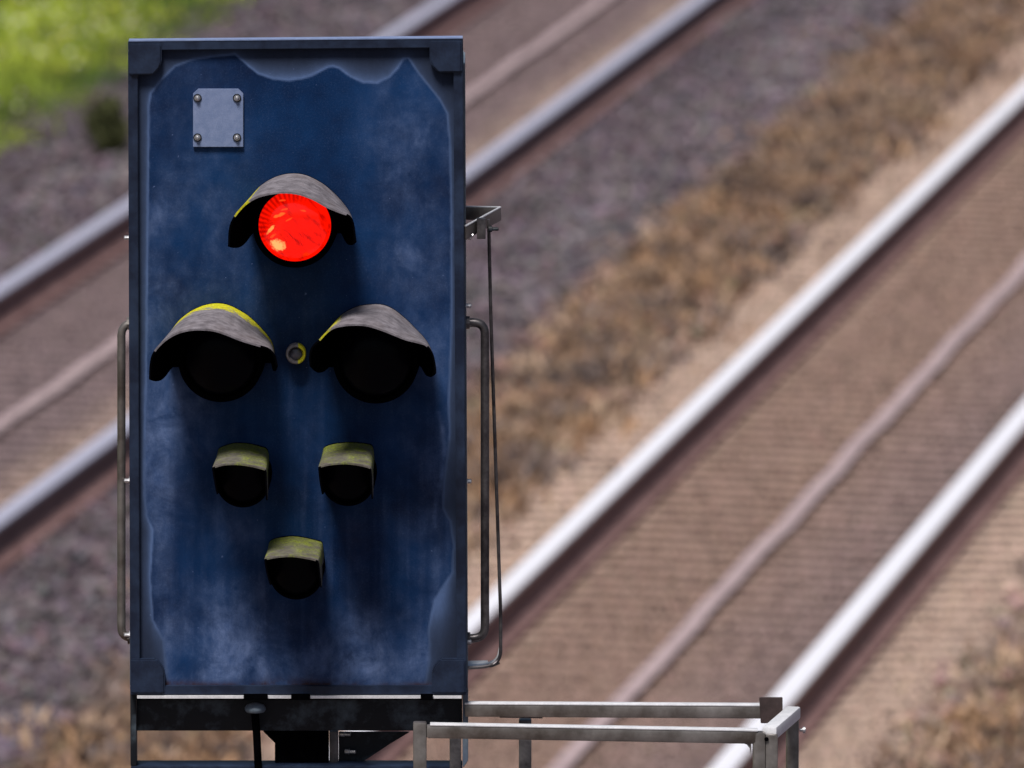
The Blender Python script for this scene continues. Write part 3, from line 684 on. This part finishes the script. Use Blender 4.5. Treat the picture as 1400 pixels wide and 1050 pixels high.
# ballast stones
ico = bmesh.new(); bmesh.ops.create_icosphere(ico, subdivisions=1, radius=1); iv = np.array([v.co[:] for v in ico.verts]); ico.verts.index_update()
ifc = np.array([[v.index for v in f.verts] for f in ico.faces]); ico.free()
def stones(n, u0, u1, s0, s1, size, grit=False):
    u = RNG.uniform(u0, u1, n); s = RNG.uniform(s0, s1, n)
    inb = ((s > SL[3] - .1) & (s < SL[2] + .1)) | ((s > -1.3 + .25 * (fbm(u * 2, s * 0, 88) - .5)) & (s < 1.25 + .4 * (fbm(u * 1.5, s * 0, 89) - .5)))
    keep = inb if grit else ~inb
    for r in SL: keep &= np.abs(s - r) > .085
    u, s = u[keep], s[keep]; n = len(u)
    r = RNG.uniform(*size, n); relief = .05 * (fbm(u * 2.2 + 50, s * 2.2 + 50, 31) - .35)
    inbed = ((s > SL[1]) & (s < SL[0])) | ((s > SL[3]) & (s < SL[2])); relief = np.where(inbed | grit, .012, np.maximum(relief + .02, 0.0))
    nearrail = np.min([np.abs(s - r_) for r_ in SL], 0); relief *= np.clip(nearrail / .3, .25, 1)
    sc = RNG.uniform(.6, 1.15, (n, 1, 3)); sc[:, :, 2] *= .7; smz = (s > -1.25) & (s < 1.2) | ((s > SL[3]) & (s < SL[2])); sc[smz, :, 2] *= .5; sc[smz, :, :2] *= .8
    jit = RNG.uniform(.75, 1.2, (n, 12, 1))
    an = RNG.uniform(0, 6.28, (n, 3)); c, s_ = np.cos(an), np.sin(an); z0 = np.zeros(n); o1 = np.ones(n)
    Rz = np.stack([c[:, 0], -s_[:, 0], z0, s_[:, 0], c[:, 0], z0, z0, z0, o1], -1).reshape(n, 3, 3)
    Rx = np.stack([o1, z0, z0, z0, c[:, 1], -s_[:, 1], z0, s_[:, 1], c[:, 1]], -1).reshape(n, 3, 3)
    v = iv[None] * sc * jit; v = np.einsum('nij,nkj->nki', Rz @ Rx, v) * r[:, None, None]
    v += to_world(u, s, relief + r * .3)[:, None, :]
    sm = inbed | ((s > -1.25) & (s < 1.2)); amp = np.where(sm, .9, 0.)
    rip = 1 + amp * np.sin(2 * math.pi * (u + .05 * np.sin(s * 3)) / .235)
    tone = (rip * np.where(sm, RNG.uniform(.9, 1.1, n), RNG.uniform(.7, 1.3, n) * (.45 + 1.1 * fbm(u * 3.2, s * 5 + 90, 77))))[:, None] * (1 + RNG.uniform(-.12, .12, (n, 3)))
    f = (ifc[None] + (np.arange(n) * 12)[:, None, None]).reshape(-1, 3)
    return v.reshape(-1, 3), f, np.repeat(tone, 12, 0)
v, f, tn = stones(90000, -15, 22, -7.0, 4.0, (.022, .042))
for (a_, b_, k_) in ((-1.45, 1.45, 60000), (SL[3] - .1, SL[2] + .1, 32000)):
    v2, f2_, t2 = stones(k_, -13, 20, a_, b_, (.007, .013), True); f = np.concatenate([f, f2_ + len(v)]); v = np.concatenate([v, v2]); tn = np.concatenate([tn, t2])
me = npmesh('ballast', v - np.array(T0), f, cols=[('tone', tn)])
tag(link('ballast', me, 'stone', None, T0), kind='stuff')

# blades: thin bent quads
def blades(base, h, w, lean, col):
    n = len(base); a = RNG.uniform(0, 6.28, n); wd = np.c_[np.cos(a), np.sin(a), 0 * a] * w[:, None]
    b = RNG.uniform(0, 6.28, n); ld = np.c_[np.cos(b), np.sin(b), 0 * b] * (lean * h)[:, None]; up = np.c_[0 * a, 0 * a, h]
    p = np.stack([base - wd, base + wd, base + wd * .8 + ld * .35 + up * .6, base - wd * .8 + ld * .35 + up * .6, base + ld + up], 1)
    k = (np.arange(n) * 5)[:, None]
    f = np.concatenate([k + [0, 1, 2], k + [0, 2, 3], k + [3, 2, 4]])
    return p.reshape(-1, 3), f, np.repeat(col, 5, 0)
sg_ = s_at(0, 205, .05)
n = 110000; u = RNG.uniform(-8, 24, n); e = RNG.uniform(0, 1, n); s = sg_ - 6 * e ** 1.25
s += .3 * (fbm(u * 2, s * 2, 41) - .5) + .05
clump = fbm(u * 1.3 + 9, s * 1.3 + 70, 43); base = to_world(u, s, np.zeros(n))
h = RNG.uniform(.06, .20, n) * (.5 + clump) * np.clip((sg_ - s) / .8 + .4, .35, 1)
yg = np.array([.36, .44, .05]); dg = np.array([.05, .12, .015]); c2 = fbm(u * 1.7, s * 1.7, 55)[:, None]
col = yg * np.clip(c2 * 2.4 - .7, 0, 1) + dg * (1 - np.clip(c2 * 2.4 - .7, 0, 1)); col = col * RNG.uniform(.6, 1.5, (n, 1))
v, f, tn = blades(base, h, RNG.uniform(.002, .006, n), RNG.uniform(.1, .9, n), col)
me = npmesh('grass', v - np.array(T0), f, cols=[('tone', tn)]); tag(link('grass', me, 'blade', None, T0), kind='stuff')
# pale flower heads among the grass
n = 9000; u = RNG.uniform(-8, 24, n); s = sg_ - .15 - RNG.uniform(0, 1, n) * 5; cl = fbm(u * .9 + 3, s * .9 + 30, 61); k = cl > .48; u, s = u[k], s[k]; n = len(u)
r = RNG.uniform(.008, .018, n); v = iv[None] * r[:, None, None] * np.array([1, 1, .5]) + to_world(u, s, RNG.uniform(.08, .24, n))[:, None, :]
tn = np.where(RNG.uniform(0, 1, (n, 1)) < .6, np.array([[.75, .72, .55]]), np.array([[.65, .60, .10]]))
f = (ifc[None] + (np.arange(n) * 12)[:, None, None]).reshape(-1, 3)
me = npmesh('flowers', v.reshape(-1, 3) - np.array(T0), f, cols=[('tone', np.repeat(tn, 12, 0))]); tag(link('flowers', me, 'blade', None, T0), kind='stuff')
# dry weeds in the brown strips
B_, H_, W_, CL = [], [], [], []
def dryband(nt, sa, sb, u0, u1, wave=.2):
    for _ in range(nt):
        u = random.uniform(u0, u1); s = random.uniform(sa, sb) + wave * (float(fbm(np.array([u * 1.1 + 20]), np.array([3.3]), 71)[0]) - .5)
        m_ = random.randint(25, 70); rr = random.uniform(.04, .14)
        hue = random.choice([(.30, .185, .11), (.24, .145, .09), (.14, .095, .075), (.085, .065, .06), (.34, .24, .17), (.18, .14, .13)])
        k = np.c_[RNG.normal(0, rr, m_), RNG.normal(0, rr, m_)]
        B_.append(to_world(u + k[:, 0], s + k[:, 1], np.full(m_, .0))); H_.append(RNG.uniform(.03, .11, m_)); W_.append(RNG.uniform(.008, .020, m_))
        CL.append(np.array(hue) * RNG.uniform(.7, 1.3, (m_, 1)))
dryband(1000, -1.92, -1.36, -14, 20); dryband(700, 1.38, 2.6, -14, 10, .35); dryband(40, -2.3, -1.9, -14, 20)
v, f, tn = blades(np.concatenate(B_), np.concatenate(H_), np.concatenate(W_), RNG.uniform(.2, 1.3, sum(map(len, H_))), np.concatenate(CL))
me = npmesh('dry_weeds', v - np.array(T0), f, cols=[('tone', tn)]); tag(link('dry_weeds', me, 'dry', None, T0), kind='stuff')
# small dark shrub at the edge of the grass
g0 = G(150, 218); sh = empty('shrub', g0); tag(sh, 'small dark green shrub on the grey ballast just left of the signal board', 'shrub')
n = 2600; d_ = RNG.normal(0, 1, (n, 3)); d_ /= np.linalg.norm(d_, axis=1)[:, None]; rr = RNG.uniform(.2, 1, (n, 1)) ** .5
lump = (.8 + .35 * fbm(d_[:, :1] * 2 + 5, d_[:, 2:] * 2 + 5, 3)); cen = RNG.normal(0, 1, (9, 3)) * np.array([.11, .11, .06]); pc = d_ * rr * lump * np.array([.085, .085, .075]) + cen[RNG.integers(0, 9, n)] + np.array(g0) + np.array([0, 0, .13])
pc[:, 2] = np.maximum(pc[:, 2], .02)
cl = np.array([.045, .050, .020]) * RNG.uniform(.5, 2.2, (n, 1))
v, f, tn = blades(pc, RNG.uniform(-.012, .07, n), RNG.uniform(.005, .010, n), RNG.uniform(.3, 1.5, n), cl)
me = npmesh('foliage', v - np.array(g0), f, cols=[('tone', tn)]); link('foliage', me, 'leaf', sh, g0)
bm = bmesh.new()
for k in range(6):
    a = k * 1.05; tube(bm, [g0, g0 + Vector((.03 * math.cos(a), .03 * math.sin(a), .06)), g0 + Vector((.09 * math.cos(a), .09 * math.sin(a), .16))], [.008, .006, .002], 6)
obj('stem', bm, 'bark', sh)

# ------------------------------------------------------------ light, camera
sc = bpy.context.scene
w = bpy.data.worlds.new('World'); sc.world = w; w.use_nodes = True; nt = w.node_tree
EL, AZ = math.radians(63), math.radians(-160)                 # veiled sun high up, a little to the left and this side of the signal
sdir = Vector((math.sin(AZ) * math.cos(EL), math.cos(AZ) * math.cos(EL), math.sin(EL)))   # towards the sun
sky = nt.nodes.new('ShaderNodeTexSky'); sky.sky_type = 'NISHITA'; sky.sun_disc = False
sky.sun_elevation = EL; sky.sun_rotation = math.atan2(sdir.x, sdir.y); sky.air_density = 1.0; sky.dust_density = 2.5; sky.ozone_density = 1.0
nt.links.new(sky.outputs[0], nt.nodes['Background'].inputs[0]); nt.nodes['Background'].inputs[1].default_value = .05
L = bpy.data.lights.new('Sun', 'SUN'); L.energy = 5.0; L.angle = math.radians(16); L.color = (1, .95, .9)
lo = bpy.data.objects.new('Sun', L); C.objects.link(lo); lo.rotation_euler = (-sdir).to_track_quat('-Z', 'Y').to_euler()
cam = bpy.data.cameras.new('Camera'); co_ = bpy.data.objects.new('Camera', cam); C.objects.link(co_)
co_.location = CAM; co_.rotation_euler = (math.pi / 2 - TH, 0, 0)
cam.sensor_width = 36; cam.lens = 36 * F / 1400; cam.clip_start = .5; cam.clip_end = 5000
cam.dof.use_dof = True; cam.dof.focus_distance = F / PXM - .05; cam.dof.aperture_fstop = 7.9
sc.camera = co_
sc.view_settings.view_transform = 'Standard'; sc.view_settings.look = 'None'; sc.view_settings.exposure = .15; sc.view_settings.gamma = 1
